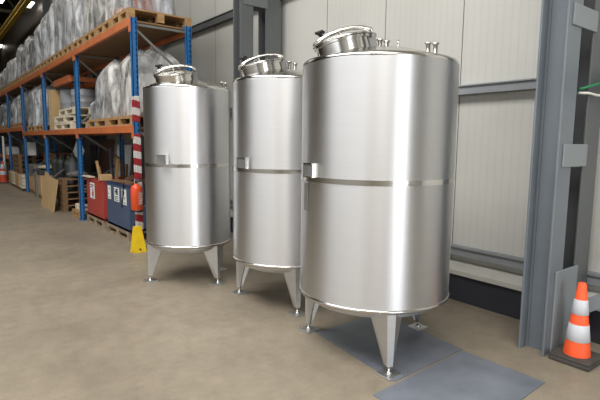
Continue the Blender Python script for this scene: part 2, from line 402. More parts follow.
# ------------------------------------------------------------------ laced crane columns
def h_leg(mb, x0, x1, y0, y1, z0, z1, tf=0.015, tw=0.01):
    """H section: two flanges square to the wall line, web between them parallel to the wall"""
    zc = (z0 + z1) / 2; h = z1 - z0; xm = (x0 + x1) / 2
    mb.box((xm, y0 + tf / 2, zc), (x1 - x0, tf, h), bev=0.003); mb.box((xm, y1 - tf / 2, zc), (x1 - x0, tf, h), bev=0.003)
    mb.box((xm, (y0 + y1) / 2, zc), (tw, y1 - y0 - 2 * tf, h))
    for sx in (-1, 1):                          # root fillets
        for yy in (y0 + tf + 0.008, y1 - tf - 0.008): mb.box((xm + sx * 0.009, yy, zc), (0.012, 0.016, h))
    return mb
def laced_column(y0, label, mc='column_shaded', mp='plate_shaded'):
    c = empty('steel_column', (3.83, y0 + 0.1, 0), label, 'steel column', 'laced crane columns along the right wall')
    ox, oy = 3.85, y0 + 0.1
    a, b = -0.1, 0.1
    h_leg(MB(), 3.63 - ox, 3.85 - ox, a, b, 0.0, 7.0).build('inner_leg', M[mc], c)
    h_leg(MB(), 4.06 - ox, 4.32 - ox, a, b, 0.0, 9.2).build('outer_leg', M['column_shaded'], c)  # shade on the outer leg is put into its colour
    for z0, z1 in ((1.44, 1.61), (2.45, 2.60), (3.52, 3.70), (4.6, 4.77), (5.65, 5.82)):
        MB().box(((3.66 + 4.06) / 2 + .03 - ox, a - 0.006, (z0 + z1) / 2), (0.40, 0.012, z1 - z0), bev=0.003).build('batten_plate', M[mp], c)
        MB().box(((3.66 + 4.06) / 2 + .03 - ox, b + 0.006, (z0 + z1) / 2), (0.40, 0.012, z1 - z0), bev=0.003).build('batten_plate', M[mp], c)
    MB().box((3.905 - ox, a - 0.007, 0.335), (0.37, 0.014, 0.63), bev=0.003).build('gusset_plate', M[mp], c)
    MB().box((3.905 - ox, b + 0.007, 0.335), (0.37, 0.014, 0.63), bev=0.003).build('gusset_plate', M[mp], c)
    MB().box((3.74 - ox, 0, 7.01), (0.3, 0.3, 0.03)).build('cap_plate', M[mp], c)
    return c
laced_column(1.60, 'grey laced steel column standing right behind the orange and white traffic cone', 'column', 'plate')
laced_column(6.04, 'shade-darkened grey laced steel column behind the middle and farthest tanks')
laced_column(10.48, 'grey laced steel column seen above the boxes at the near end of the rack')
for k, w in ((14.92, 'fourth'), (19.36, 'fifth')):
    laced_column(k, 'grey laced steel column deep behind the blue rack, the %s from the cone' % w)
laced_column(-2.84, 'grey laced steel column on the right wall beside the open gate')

# crane runway: yellow I-beam on the column caps
rw = empty('crane_runway_beam', (3.62, 18, 7.03), 'long yellow overhead crane runway beam high under the dark roof', 'crane beam')
MB().box((0, 0, 0.02), (0.20, 54, 0.04)).box((0, 0, 0.26), (0.20, 54, 0.04)).build('flange', M['runway'], rw)
MB().box((0, 0, 0.14), (0.014, 54, 0.20)).build('web', M['truss'], rw)
MB().box((0, 0, 0.305), (0.05, 54, 0.05)).build('rail', M['runway'], rw)

# roof trusses
for i in range(7):
    y = 14 + i * 5.0
    t = MB(); t.box(((XL + XW) / 2, y, 8.0), (XW - XL - 0.1, 0.14, 0.14)); t.box(((XL + XW) / 2, y, 9.08), (XW - XL - 0.1, 0.14, 0.14))
    n = 10; dx = (XW - XL - 0.4) / n
    for k in range(n):
        xa = XL + 0.2 + k * dx
        t.bar((xa, y, 8.0), (xa + dx / 2, y, 9.08), 0.07, 0.07, (0, 1, 0)); t.bar((xa + dx / 2, y, 9.08), (xa + dx, y, 8.0), 0.07, 0.07, (0, 1, 0))
    struct('trim_%d' % (10 + i), t, M['truss'])

def hall_lamp(x, y, z, label, first=None):
    if first is not None: return dup(first, (x, y, z), label)
    e = empty('ceiling_lamp', (x, y, z), label, 'lamp', 'high bay lamps under the roof')
    h = MB(); h.box((0, 0, 0.09), (0.34, 1.3, 0.05), bev=0.01)
    for sy in (-0.45, 0.45): h.cyl((0, sy, 0.11), (0, sy, ZC - z), 0.008, n=6)
    h.build('housing', M['rail'], e)
    MB().box((0, 0, 0.045), (0.22, 1.0, 0.04), bev=0.01).build('diffuser', M['lampw'], e)
    return e
l0 = hall_lamp(4.10, 25.0, 7.5, 'long glowing high bay lamp nearest the yellow crane beam')
hall_lamp(3.0, 25.0, 7.5, 'glowing high bay lamp in the extreme upper corner, beyond the yellow beam', l0)
hall_lamp(4.25, 37.2, 7.5, 'small distant glowing lamp low beneath the yellow beam, farthest of the three', l0)

# ------------------------------------------------------------------ tanks
ZT, ZB, ZM = 2.195, 0.4605, 1.3386
def tank(X, Y, R, leg_rot, label, brk, plaque, nozz, rod, mq=12, arm_rot=0.0, leg3=0.0, nh=0.075):
    root = empty('steel_tank', (X, Y, 0), label, 'tank', 'upright stainless steel tanks')
    d = math.hypot(X, Y)
    v = Vector((-X / d, -Y / d, 0)); rt = Vector((Y / d, -X / d, 0))     # towards the aisle viewer / their right
    n = 96
    MB().lathe([(R, ZB + 0.01), (R, ZM - 0.016)], n).lathe([(R, ZM + 0.016), (R, ZT - 0.035)], n).build('shell', M['shell'], root)
    MB().lathe([(R, ZM - 0.018), (R + 0.003, ZM - 0.018)], n).lathe([(R + 0.003, ZM - 0.018), (R + 0.003, ZM + 0.018)], n).lathe([(R + 0.003, ZM + 0.018), (R, ZM + 0.018)], n).build('middle_band', M['polish'], root)
    k = 0.03
    prof = [(R, ZT - 0.036)] + [(R - k + k * math.cos(a), ZT - 0.03 + k * math.sin(a)) for a in [i * PI / 2 / 6 * 0.86 for i in range(7)]]
    prof += [(R * 0.8, ZT + 0.025), (R * 0.5, ZT + 0.075), (R * 0.2, ZT + 0.11), (0.001, ZT + 0.12)]
    MB().lathe(prof, n).build('top_head', M['polish'], root)
    MB().lathe([(R - 0.006, ZB + 0.012), (R + 0.006, ZB + 0.010), (R + 0.008, ZB - 0.004), (R + 0.004, ZB - 0.016), (R - 0.03, ZB - 0.020), (R - 0.05, ZB)], n).build('bottom_rim', M['polish'], root)
    hd = [(R * 0.955 * math.cos(a), ZB - 0.012 - 0.13 * math.sin(a)) for a in [i * PI / 2 / 10 for i in range(11)]]
    hd[-1] = (0.001, hd[-1][1])
    MB().lathe(hd, n).build('bottom_head', M['shell'], root)
    # three folded tapering legs with levelling feet
    for i in range(3):
        a = math.atan2(-Y, -X) + leg_rot + i * 2 * PI / 3 + (leg3 if i == 1 else 0)
        fr = Matrix.Translation((0.95 * R * math.cos(a), 0.95 * R * math.sin(a), 0)) @ Matrix.Rotation(a - PI / 2, 4, 'Z')   # local y = outward
        ro = 0.05 * R - 0.004
        top = [(-.128, ro - .150), (-.03, ro + .004), (.03, ro + .004), (.128, ro - .150), (.116, ro - .157), (.024, ro - .012), (-.024, ro - .012), (-.116, ro - .157)]
        bot = [(-.034, ro - .040), (-.020, ro + .004), (.020, ro + .004), (.034, ro - .040), (.026, ro - .044), (.014, ro - .008), (-.014, ro - .008), (-.026, ro - .044)]
        lg = MB().rings([[(x, y, 0.072) for x, y in bot], [(x, y, ZB - 0.018) for x, y in top]], smooth=False, mtx=fr).build('leg', M['legm'], root)
        ft = MB()
        c0 = fr @ Vector((0, ro - 0.02, 0))
        ft.cyl((c0.x, c0.y, 0.018), (c0.x, c0.y, 0.085), 0.010, n=10); ft.cyl((c0.x, c0.y, 0.016), (c0.x, c0.y, 0.032), 0.026, 0.016, n=14)
        ft.cyl((c0.x, c0.y, 0.060), (c0.x, c0.y, 0.075), 0.020, n=6, smooth=False)
        ft.build('levelling_foot', M['polish'], lg)
        MB().box((c0.x, c0.y, 0.008), (0.13, 0.13, 0.016), bev=0.002).build('foot_plate', M['legm'], lg)
    # manway on the conical top, its axis square to the slope
    q = math.radians(mq)
    m = (-rt * math.cos(q) + v * math.sin(q)).normalized()
    rad = R * MW_R; zc = ZT + 0.125 * (1 - rad / R) - 0.005
    ax = (Vector((0, 0, 1)) * math.cos(MW_T) + m * math.sin(MW_T)).normalized()
    side = ax.cross(m).normalized(); inn = side.cross(ax).normalized()       # inn points outward along the slope
    F = Matrix(((inn.x, side.x, ax.x), (inn.y, side.y, ax.y), (inn.z, side.z, ax.z))).to_4x4(); F.translation = m * rad + Vector((0, 0, zc))
    mr = 0.20
    if arm_rot: F = F @ Matrix.Rotation(arm_rot, 4, 'Z')
    HZ = nh - 0.095
    mw = MB().lathe([(mr, -0.09), (mr, nh)], 56, F).lathe([(mr, nh), (mr + 0.014, nh + .001)], 56, F).lathe([(mr + 0.014, nh + .001), (mr + 0.014, nh + .016)], 56, F).build('manway', M['polish'], root)
    MB().lathe([(mr + 0.018, 0.114), (mr + 0.022, 0.119), (mr + 0.018, 0.126)], 56, F @ Matrix.Translation((0, 0, HZ)), cap0=True).lathe([(mr + 0.018, 0.126), (mr - 0.02, 0.130), (mr * 0.7, 0.144), (mr * 0.35, 0.153), (0.001, 0.156)], 56, F @ Matrix.Translation((0, 0, HZ))).build('lid', M['polish'], mw)
    P = lambda x, y, z: tuple(F @ Vector((x, y, z + HZ)))
    arm = MB()
    pts = [(-mr - 0.035, 0.10), (-mr - 0.03, 0.155), (-mr + 0.03, 0.182), (-0.09, 0.197), (0.0, 0.198), (0.09, 0.185), (0.15, 0.165), (mr + 0.01, 0.135)]
    for sy in (-0.022, 0.022): arm.tube([P(x, sy, z) for x, z in pts], 0.012, 8)
    for x, z in ((0.0, 0.198), (-0.12, 0.19)): arm.tube([P(x, -0.03, z), P(x, 0.03, z)], 0.010, 8)
    arm.tube([P(0, 0, 0.15), P(0, 0, 0.205)], 0.013, 10)
    arm.build('clamp_arm', M['polish'], mw)
    kb = MB(); kb.tube([P(mr - 0.055, 0, 0.085), P(mr - 0.055, 0, 0.19)], 0.008, 8); kb.build('clamp_bolt', M['polish'], mw)
    kn = MB(); kn.tube([P(mr - 0.055, 0, 0.19), P(mr - 0.055, 0, 0.228)], 0.018, 10)
    for i in range(4):
        a = i * PI / 2 + 0.4
        kn.tube([P(mr - 0.055, 0, 0.212), P(mr - 0.055 + 0.038 * math.cos(a), 0.038 * math.sin(a), 0.216)], 0.011, 8)
    kn.build('star_knob', M['black'], mw)
    hg = MB(); hg.tube([P(-mr - 0.035, -0.055, 0.10), P(-mr - 0.035, 0.055, 0.10)], 0.02, 12)
    for sy in (-0.045, 0.045): hg.box((-mr - 0.02, sy, 0.02), (0.05, 0.012, 0.10), F)
    hg.build('hinge', M['darksteel'], mw)
    # ferrule nozzles and a little vent rod on the top
    for rx, fy, hh in nozz:
        p = rt * (rx * R) + v * (fy * R); rr = p.length; z0 = ZT + 0.125 * (1 - rr / R)
        z0 = min(z0, ZT + 0.11)
        nz = MB().lathe([(0.017, -0.05), (0.017, hh - 0.014), (0.028, hh - 0.008), (0.028, hh), (0.014, hh + 0.001), (0.0005, hh + 0.001)], 18, Matrix.Translation((p.x, p.y, z0)))
        nz.build('nozzle', M['polish'], root)
    if rod:
        p = rt * (rod[0] * R) + v * (rod[1] * R); z0 = ZT + 0.125 * (1 - p.length / R)
        MB().cyl((p.x, p.y, z0 - 0.04), (p.x, p.y, z0 + 0.05), 0.013, n=10).cyl((p.x, p.y, z0 + 0.05), (p.x, p.y, z0 + 0.10), 0.006, n=8).build('vent_rod', M['polish'], root)
    # nameplate holder: folded plate standing off the shell just above the middle band
    a = brk; zc = 1.405
    o = (v * math.cos(a) + rt * math.sin(a)); tt = Vector((-o.y, o.x, 0))
    B = Matrix(((o.x, tt.x, 0), (o.y, tt.y, 0), (0, 0, 1))).to_4x4(); B.translation = o * R + Vector((0, 0, zc))
    hb = MB()
    hb.box((0.022, 0.056, 0), (0.05, 0.006, 0.10), B); hb.box((0.022, -0.056, 0), (0.05, 0.006, 0.10), B)
    hb.box((0.047, 0, 0.047), (0.006, 0.118, 0.008), B); hb.box((0.047, 0, -0.047), (0.006, 0.118, 0.008), B)
    hb.box((0.022, 0, 0.048), (0.05, 0.112, 0.004), B)
    hb = hb.build('nameplate_holder', M['polish'], root)
    MB().box((0.042, 0, 0), (0.004, 0.108, 0.088), B).build('nameplate', M['label'], hb)
    if plaque is not None:
        pl = MB(); rs = []
        for i in range(5):
            aa = plaque + (i - 2) / 2 * 0.065
            oo = (v * math.cos(aa) + rt * math.sin(aa))
            rs.append([tuple(oo * (R + dd) + Vector((0, 0, zz))) for dd, zz in ((0.001, 1.10), (0.004, 1.10), (0.004, 1.305), (0.001, 1.305))])
        pl.rings(rs, smooth=False).build('plaque', M['label'], root)
    return root
LEG3 = math.radians(-38)
MW_Q, MW_R, MW_T = 12, 0.46, math.radians(14)
tank(2.7499, 2.571, 0.578, 0.2357, 'largest stainless steel tank, nearest, standing on the slate grey floor plates',
     math.radians(-50), math.radians(-60), [(0.0, -0.25, 0.115), (0.09, -0.30, 0.115), (0.64, -0.30, 0.145), (0.73, -0.26, 0.145)], (0.24, -0.15))
tank(2.852, 3.8903, 0.530, 0.2336, 'middle stainless steel tank, partly hidden by the nearest tank',
     math.radians(-46), None, [(0.05, -0.25, 0.115), (0.16, -0.3, 0.115)], None, nh=0.06)
tank(2.3875, 5.1643, 0.478, 0.7366, 'farthest stainless steel tank, standing beside the blue rack and the fire extinguisher',
     math.radians(-32), None, [(0.84, -0.2, 0.075), (0.93, -0.15, 0.075)], None, 55, math.radians(-55), LEG3, 0.045)

# slate plates on the floor under the nearest tank
pA = [(2.159, 1.986), (3.205, 2.028), (3.215, 1.40), (2.16, 1.36)]
pB = [(2.52, 2.99), (3.34, 2.98), (3.22, 2.045), (2.40, 2.02)]
tag(MB().prism(pA, 0.0, 0.006).build('floor_plate', M['mats']), 'slate grey floor plate lying in front, beside the cone, with nothing on it', 'floor plate', 'slate plates on the floor')
tag(MB().prism(pB, 0.0, 0.006).build('floor_plate', M['mats']), 'slate grey floor plate lying underneath the nearest tank', 'floor plate', 'slate plates on the floor')

# ------------------------------------------------------------------ traffic cone
def cone(x, y, rz, label, h, rb, rt_, base, mo, bands, two=True):
    c = empty('traffic_cone', (x, y, 0), label, 'traffic cone', rz=rz)
    b = MB()
    if two:
        b.box((0, 0, 0.018), (base, base, 0.03), bev=0.006); b.box((0, 0, 0.044), (base * 0.985, base * 0.985, 0.022), bev=0.006)
    else: b.box((0, 0, 0.02), (base, base, 0.04), bev=0.006)
    b.build('base', M['rubber'], c)
    z0 = 0.055 if two else 0.04
    r = lambda z: rb + (rt_ - rb) * (z - z0) / (h - z0)
    MB().lathe([(r(z0), z0), (r(h - 0.01), h - 0.01), (rt_ * 0.8, h), (0.001, h)], 40).build('body', mo, c)
    for a, bb in bands:
        MB().lathe([(r(a) + 0.0005, a), (r(a) + 0.003, a + 0.002), (r(bb) + 0.003, bb - 0.002), (r(bb) + 0.0005, bb)], 40).build('reflective_band', M['cone_white'], c)
    return c
cone(3.755, 1.425, 0.0, 'orange and white traffic cone on a black rubber base at the foot of the column', 0.60, 0.092, 0.028, 0.285, M['orange'],
     ((0.165, 0.29), (0.365, 0.475)))
cone(2.20, 20.5, 0.2, 'small distant orange and white traffic cone at the far end of the aisle', 0.80, 0.16, 0.03, 0.44, M['orange_old'], ((0.30, 0.44), (0.52, 0.68)), False)

# ------------------------------------------------------------------ pallet rack
XR, XB, Y0, DY = 2.379, 3.20, 6.945, 3.257
rack = empty('pallet_rack', (0, 0, 0), 'long blue and orange pallet rack running along the wall behind the tanks', 'pallet rack')
NB = 5
for k in range(NB + 1):
    y = Y0 + k * DY
    for xx in (XR, XB):
        top = 3.31
        u = MB()
        u.box((xx + 0.035, y - 0.036, top / 2), (0.07, 0.008, top - 0.02)).box((xx + 0.035, y + 0.036, top / 2), (0.07, 0.008, top - 0.02))
        u.box((xx + 0.004, y, top / 2 + 0.01), (0.008, 0.08, top - 0.02))
        u.box((xx + 0.07, y - 0.03, top / 2 + 0.01), (0.02, 0.02, top - 0.02)).box((xx + 0.045, y, 0.005), (0.12, 0.13, 0.01))
        uo = u.build('upright', M['upright'], rack)
        if k == 0 and xx == XR:
            t = MB()
            for z0, z1 in ((0.03, 1.70), (1.86, 2.23)):
                t.box((xx + 0.045, y, (z0 + z1) / 2), (0.092, 0.092, z1 - z0), bev=0.01)
            tag(t.build('warning_tape', M['tape'], uo), 'red and white striped warning tape')
    br = []
    br.append(((XR + 0.09, y, 3.22), (XB, y, 3.22)))
    br.append(((XR + 0.09, y, 3.14), (XB, y, 2.55))); br.append(((XB, y, 2.50), (XR + 0.09, y, 1.95)))
    br.append(((XR + 0.09, y, 1.72), (XB, y, 1.22))); br.append(((XB, y, 1.16), (XR + 0.09, y, 0.60)))
    br.append(((XR + 0.09, y, 0.25), (XB, y, 0.25)))
    for p0, p1 in br: MB().bar(p0, p1, 0.022, 0.032, (0, 0, 1)).build('brace', M['brace'], rack)
levels = {0: (1.82, 3.31), 1: (1.82, 3.31), 2: (1.82, 3.31), 3: (1.965, 3.31), 4: (1.95, 0.99, 3.31)}
for k in range(NB):
    ya, yb = Y0 + k * DY + 0.045, Y0 + (k + 1) * DY - 0.045
    for zt in levels[k]:
        for xx in (XR - 0.012, XB + 0.045):
            b = MB(); b.box((xx + 0.025, (ya + yb) / 2, zt - 0.055), (0.05, yb - ya, 0.11), bev=0.004)
            for ye in (ya - 0.01, yb + 0.01): b.box((xx + 0.012, ye, zt - 0.10), (0.02, 0.07, 0.19))
            b.build('beam', M['beam'], rack)
        MB().box(((XR + XB) / 2 + 0.03, (ya + yb) / 2, zt - 0.035), (XB - XR + 0.01, yb - ya, 0.022)).build('deck', M['deck'], rack)
# yellow guard round the foot of the first upright
pg = empty('post_guard', (2.35, 6.805, 0), 'yellow tapered post guard at the foot of the striped rack upright', 'post guard')
MB().rings([[(-.085, -.075, 0), (.095, -.075, 0), (.095, .07, 0), (-.095, .07, 0)], [(-.09, -.07, .05), (.09, -.07, .05), (.09, .068, .05), (-.09, .068, .05)],
            [(-.05, .00, .37), (.05, .00, .37), (.05, .06, .37), (-.05, .06, .37)]], smooth=False).build('shield', M['yellow'], pg)
MB().cyl((0.0, -0.088, 0.05), (0.0, -0.06, 0.05), 0.012, n=8).build('anchor_bolt', M['black'], pg)
# fire extinguisher on the upright
fe = empty('fire_extinguisher', (2.345, 6.80, 0.585), 'orange red fire extinguisher hung on the striped rack upright', 'fire extinguisher')
MB().lathe([(0.001, 0.0), (0.07, 0.0), (0.082, 0.02), (0.082, 0.33), (0.07, 0.37), (0.03, 0.395), (0.026, 0.41)], 32).build('cylinder', M['ext_red'], fe)
MB().lathe([(0.083, 0.002), (0.084, 0.03), (0.078, 0.035), (0.07, 0.0)], 32).build('foot_ring', M['black'], fe)
v = MB(); v.cyl((0, 0, 0.41), (0, 0, 0.44), 0.02); v.bar((-0.02, 0, 0.445), (0.10, -0.02, 0.455), 0.02, 0.012); v.bar((-0.02, 0, 0.46), (0.10, -0.02, 0.485), 0.02, 0.01); v.build('valve', M['black'], fe)
MB().tube([(0.02, -0.02, 0.43), (0.07, -0.06, 0.44), (0.10, -0.06, 0.36), (0.088, -0.05, 0.2), (0.08, -0.05, 0.1)], 0.009, 8).build('hose', M['black'], fe)
lb = MB(); rs = []
for i in range(9):
    a = math.radians(-95 + i * 9); rs.append([(0.0835 * math.cos(a), 0.0835 * math.sin(a), z) for z in (0.10, 0.29)])
lbv = [p for r in rs for p in r]
lb.add(lbv, [(2 * i, 2 * i + 2, 2 * i + 3, 2 * i + 1) for i in range(8)], True)
lbo = lb.build('label_sheet', mat('label_pink', rgb(206, 120, 100), 0.5, var=0.2, scale=40), fe)
tx = MB()
for r_ in range(7):
    a0, a1 = math.radians(-80 + (r_ % 2) * 4), math.radians(-38 - (r_ % 3) * 7); z = 0.27 - r_ * 0.024
    q = [a0 + (a1 - a0) * i / 4 for i in range(5)]
    tx.add([(0.0845 * math.cos(a), 0.0845 * math.sin(a), zz) for a in q for zz in (z - .006, z + .004)], [(2 * i, 2 * i + 2, 2 * i + 3, 2 * i + 1) for i in range(4)], True)
tx.build('printing', M['paper'], lbo)

# ------------------------------------------------------------------ pallets
def pallet_parts(ly, lx, parent=None, m='wood', detailed=True, h=0.144):
    """pallet with its bottom centre at the origin: ly along the rack, lx into it"""
    deck = MB(); nb = 7
    for i in range(nb): deck.box((0, -ly / 2 + (i + .5) * ly / nb, h - 0.011), (lx, ly / nb * 0.86, 0.022))
    for xx in (-lx / 2 + .05, 0, lx / 2 - .05): deck.box((xx, 0, h - 0.033), (0.10, ly, 0.022))
    blocks = []; runs = []
    for xx in (-lx / 2 + .05, 0, lx / 2 - .05):
        runs.append(((xx, 0, 0.011), (0.10, ly, 0.022)))
        for yy in (-ly / 2 + .05, 0, ly / 2 - .05): blocks.append(((xx, yy, 0.061), (0.10, 0.10, 0.078)))
    if detailed:
        deck.build('deck_boards', M[m], parent)
        for c, d in blocks: MB().box(c, d).build('block', M[m], parent)
        for c, d in runs: MB().box(c, d).build('bottom_board', M[m], parent)
        return parent
    for c, d in blocks + runs: deck.box(c, d)
    return deck
XP = 2.85                                       # pallet centre line, front edge at the beam
PH = 0.147
pal0 = empty('pallet', (XP, Y0 + 0.45, 3.312), 'wooden pallet on the top deck, first from the near end of the rack', 'pallet', 'pallets along the top deck')
pallet_parts(0.78, 0.96, pal0)
palM = pallet_parts(0.78, 0.96, None, detailed=False).build('pallet', M['wood'])
palM.location = (XP, Y0 + 4 * 0.814 + .45, 3.312); tag(palM, 'wooden pallet on the top deck, fifth from the near end of the rack', 'pallet', 'pallets along the top deck')
NP = 20
for i in range(1, NP):
    y = Y0 + i * 0.814 + .45; lab = 'wooden pallet on the top deck, %s from the near end of the rack' % ORD[i]
    if i == 4: continue
    dup(pal0 if i < 8 else palM, (XP, y, 3.312), lab)
def pallet_at(x, y, z, label, ly=1.2, lx=0.9, m='wood', rz=0, group=None, tilt=0):
    e = empty('pallet', (x, y, z), label, 'pallet', group, rz); pallet_parts(ly, lx, e, m)
    if tilt: e.rotation_euler = (tilt, 0, rz)
    return e

# ------------------------------------------------------------------ film-wrapped loads
def wrapped(x, y, z, ly, lx, h, label, group, film='film', inner=(('m_grey', 0.0, 0.35, 0.9), ('m_white', 0.35, 0.95, 0.8)), top=0.72, lean=0.0, seed=0, flare=1.04, name='wrapped_load'):
    """a load on a pallet hidden in milky film: creased sleeve, gathered crown, machine parts showing through"""
    rnd = random.Random(seed * 7 + 3)
    e = empty(name, (x, y, z), label, 'wrapped load', group)
    n, lv = 72, 22
    ph = [(rnd.choice((2, 3, 3, 4, 5, 6, 7, 9, 13)), rnd.uniform(0, 2 * PI), rnd.uniform(-2.2, 2.2), rnd.uniform(.006, .026)) for _ in range(8)]
    rs = []
    for k in range(lv + 1):
        t = k / lv
        body = flare + (0.97 - flare) * min(1, t * 3) if t < 0.33 else 0.97
        crown = 0 if t < 0.78 else ((t - 0.78) / 0.22) ** 1.6
        s = body * (1 - crown * (1 - top * 0.75))
        zz = h * t
        ring = []
        for i in range(n):
            a = 2 * PI * i / n
            ca, sa = math.cos(a), math.sin(a)
            p = 4.0
            r = (abs(ca) ** p + abs(sa) ** p) ** (-1 / p)
            cr = sum(A * math.sin(kk * a + f0 + f1 * t * 4) for kk, f0, f1, A in ph)
            sag = 0.018 * math.sin(9 * t + 2.3 * a + ph[2][1])
            r = r * s * (1 + cr * (0.6 + 0.9 * t) + sag)
            dz = 0.05 * h * math.sin(2 * a + ph[0][1]) * t * t + 0.03 * math.sin(5 * a + ph[1][1]) * t
            ring.append((r * ca * lx / 2 + 0, r * sa * ly / 2 + lean * t, min(h * 1.06, max(0.0, zz + dz))))
        rs.append(ring)
    c = Vector((0, 0, 0))
    for p in rs[-1]: c += Vector(p)
    c /= n
    last = [tuple(c + (Vector(p) - c) * 0.12 + Vector((0, 0, -0.03))) for p in rs[-1]]
    mid = [tuple(c + (Vector(p) - c) * 0.6 + Vector((0, 0, 0.015 + 0.02 * math.sin(i * .9)))) for i, p in enumerate(rs[-1])]
    MB().rings(rs + [mid, last], False, True, True).build('film', M[film], e)
    for q_, (mm, t0, t1, sc_) in enumerate(inner):
        zc_, hh_ = h * (t0 + t1) / 2 + 0.01, h * (t1 - t0) * 0.98
        g = MB(); g.box((0, lean * (t0 + t1) / 2, zc_), (lx * 0.74 * sc_, ly * 0.74 * sc_, hh_), bev=0.02)
        for b_ in range(3):
            sz = rnd.uniform(.10, .22) * ly
            g.box((-lx * 0.39 * sc_, rnd.uniform(-.28, .28) * ly, zc_ + rnd.uniform(-.3, .3) * hh_), (0.05, sz, min(hh_ * .4, sz * 1.6)), bev=0.01)
        g.build('machine_part', M[mm], e)
        MB().box((-lx * 0.38 * sc_, rnd.uniform(-.12, .12) * ly, zc_ + rnd.uniform(-.1, .1) * hh_), (0.03, ly * .22, hh_ * .35), bev=0.006).build('dark_panel', M['m_dark'], e)
    return e
ZP = 3.312 + 0.146
GT = 'film wrapped loads along the top deck'
A_ = (('m_dark', 0.0, 0.30, 0.98), ('m_white', 0.30, 0.95, 0.9))
B_ = (('m_grey', 0.0, 0.5, 0.9), ('m_dark', 0.5, 0.9, 0.75))
C_ = (('m_white', 0.0, 0.9, 0.95),)
D_ = (('m_rust', 0.0, 0.16, 1.0), ('m_grey', 0.16, 0.9, 0.85))
yt = lambda i: Y0 + i * 0.814 + .45
tops = [  # (pallet index centre, width, height, film, inner, lean)
    (0, .66, 1.45, 'film_clear', D_), (1, .60, 1.5, 'film_grey', D_), (2.5, 1.45, 1.62, 'film_grey', A_), (4, .62, 1.6, 'film', B_), (5, .62, 1.68, 'film', A_),
    (6, .64, 1.52, 'film', C_), (7, .60, 1.36, 'film', B_), (8, .62, 1.30, 'film_clear', C_), (9, .66, 1.16, 'film', B_), (10, .62, 1.02, 'film', D_), (11, .60, 1.10, 'film', A_),
    (12, .58, 1.0, 'film_grey', C_), (13, .58, 1.08, 'film', B_), (14, .58, .92, 'film_clear', A_), (15, .58, .84, 'film', C_), (16, .58, .95, 'film', B_), (17, .58, .78, 'film', A_), (18, .68, .58, 'film_grey', B_), (19, .58, .8, 'film', C_)]
desc = {'film': 'milky film', 'film_clear': 'thin clear film', 'film_grey': 'dull grey film'}
for j, (i, w, h, fm, inn) in enumerate(tops):
    lab = 'load wrapped in %s on the top deck, %s from the near end' % (desc[fm], ORD[j])
    if j == 2: lab = 'widest load in dull grey film on the top deck, spanning two pallets'
    wrapped(XP - 0.02, yt(i), ZP, w, 0.66, h, lab, GT, fm, inn, seed=j + 1, lean=0.03 * math.sin(j * 2.1), top=0.35 + 0.45 * abs(math.sin(j * 1.7)))

# lower deck, first bay: two long pallets and three loads
ZL = 1.822
GL = 'film wrapped loads on the lower deck'
pallet_at(XP, 7.66, ZL, 'wooden pallet on the lower deck against the striped upright', group='pallets on the lower deck')
pallet_at(XP, 8.90, ZL, 'wooden pallet on the lower deck, second from the striped upright', group='pallets on the lower deck')
wrapped(XP, 7.52, ZL + PH, .90, 0.82, 1.00, 'grey film wrapped load on the lower deck right behind the striped upright', GL, 'film_grey', (('m_rust', 0, .10, 1.0), ('m_white', .1, .62, .9), ('m_dark', .62, .70, .95), ('m_grey', .7, .95, .85)), seed=31)
wrapped(XP, 8.46, ZL + PH, .84, 0.80, 0.92, 'grey film wrapped load with wide slumped top, second from the striped upright, lower deck', GL, 'film_grey', (('m_rust', 0, .10, 1.0), ('m_white', .1, .6, .8), ('m_dark', .62, .74, .6)), seed=36, top=.9)
wrapped(XP - .1, 9.22, ZL + PH, .46, 0.46, 0.84, 'narrow white film wrapped load on the lower deck beside the second blue upright', GL, 'film', C_, seed=33, top=.5)
wrapped(XP - .05, 9.75, ZL, .42, 0.5, 0.55, 'low dark film wrapped bundle on the lower deck just behind the second blue upright', GL, 'film_clear', (('m_dark', 0, .8, .95),), seed=39)

# lower deck, second bay: pale pallets stacked crooked, post pallet with a grey drum, cardboard column
for i in range(3):
    pallet_at(XP - 0.10 + 0.03 * i, 11.55 - 0.05 * i, ZL + i * 0.152, 'pale wooden pallet on the lower deck, %s of the crooked stack of three' % ('bottom', 'middle', 'topmost')[i],
              1.6, 0.7, 'wood_pale', rz=(0.0, 0.05, -0.03)[i], group='crooked stack of pale pallets')
pp = empty('post_pallet', (2.84, 12.2, ZL), 'orange steel post pallet standing on the lower deck behind the pale pallets', 'post pallet')
MB().box((0.42, 0, 0.02), (0.10, 1.5, 0.04)).build('base_frame', M['beam'], pp)
for sy in (-.74, .74): MB().box((0.42, sy, 0.56), (0.06, 0.06, 1.04)).build('post', M['beam'], pp)
MB().box((0.42, 0, 1.10), (0.07, 1.56, 0.14)).build('top_rail', M['beam'], pp); MB().box((-0.26, 0.02, 1.10), (0.07, 1.56, 0.14)).build('top_rail', M['beam'], pp)
MB().box((0.08, .76, 1.10), (0.62, 0.05, 0.10)).build('top_rail', M['beam'], pp); MB().box((0.08, -.72, 1.10), (0.62, 0.05, 0.10)).build('top_rail', M['beam'], pp)
for i, (yy, w) in enumerate(((12.45, 'left'), (11.75, 'right'))):
    dz = ZL + 3 * 0.152 if i else ZL
    dr = empty('drum', ((2.90, 2.88)[i], (12.64, 11.5)[i], dz), ('tall grey drum on the lower deck inside the orange post pallet', 'short grey drum lying on the stack of pale pallets')[i], 'drum')
    hh = (0.95, 0.42)[i]
    MB().lathe([(.001, 0), (.27, 0), (.28, .02), (.28, hh * .33), (.29, hh * .35), (.28, hh * .37), (.28, hh * .66), (.29, hh * .68), (.28, hh * .70), (.28, hh - .02), (.27, hh), (.001, hh - .01)], 32).build('barrel', M['m_grey'], dr)
    MB().lathe([(.275, hh - .005), (.288, hh), (.275, hh + .006)], 32).build('rim', M['darksteel'], dr)
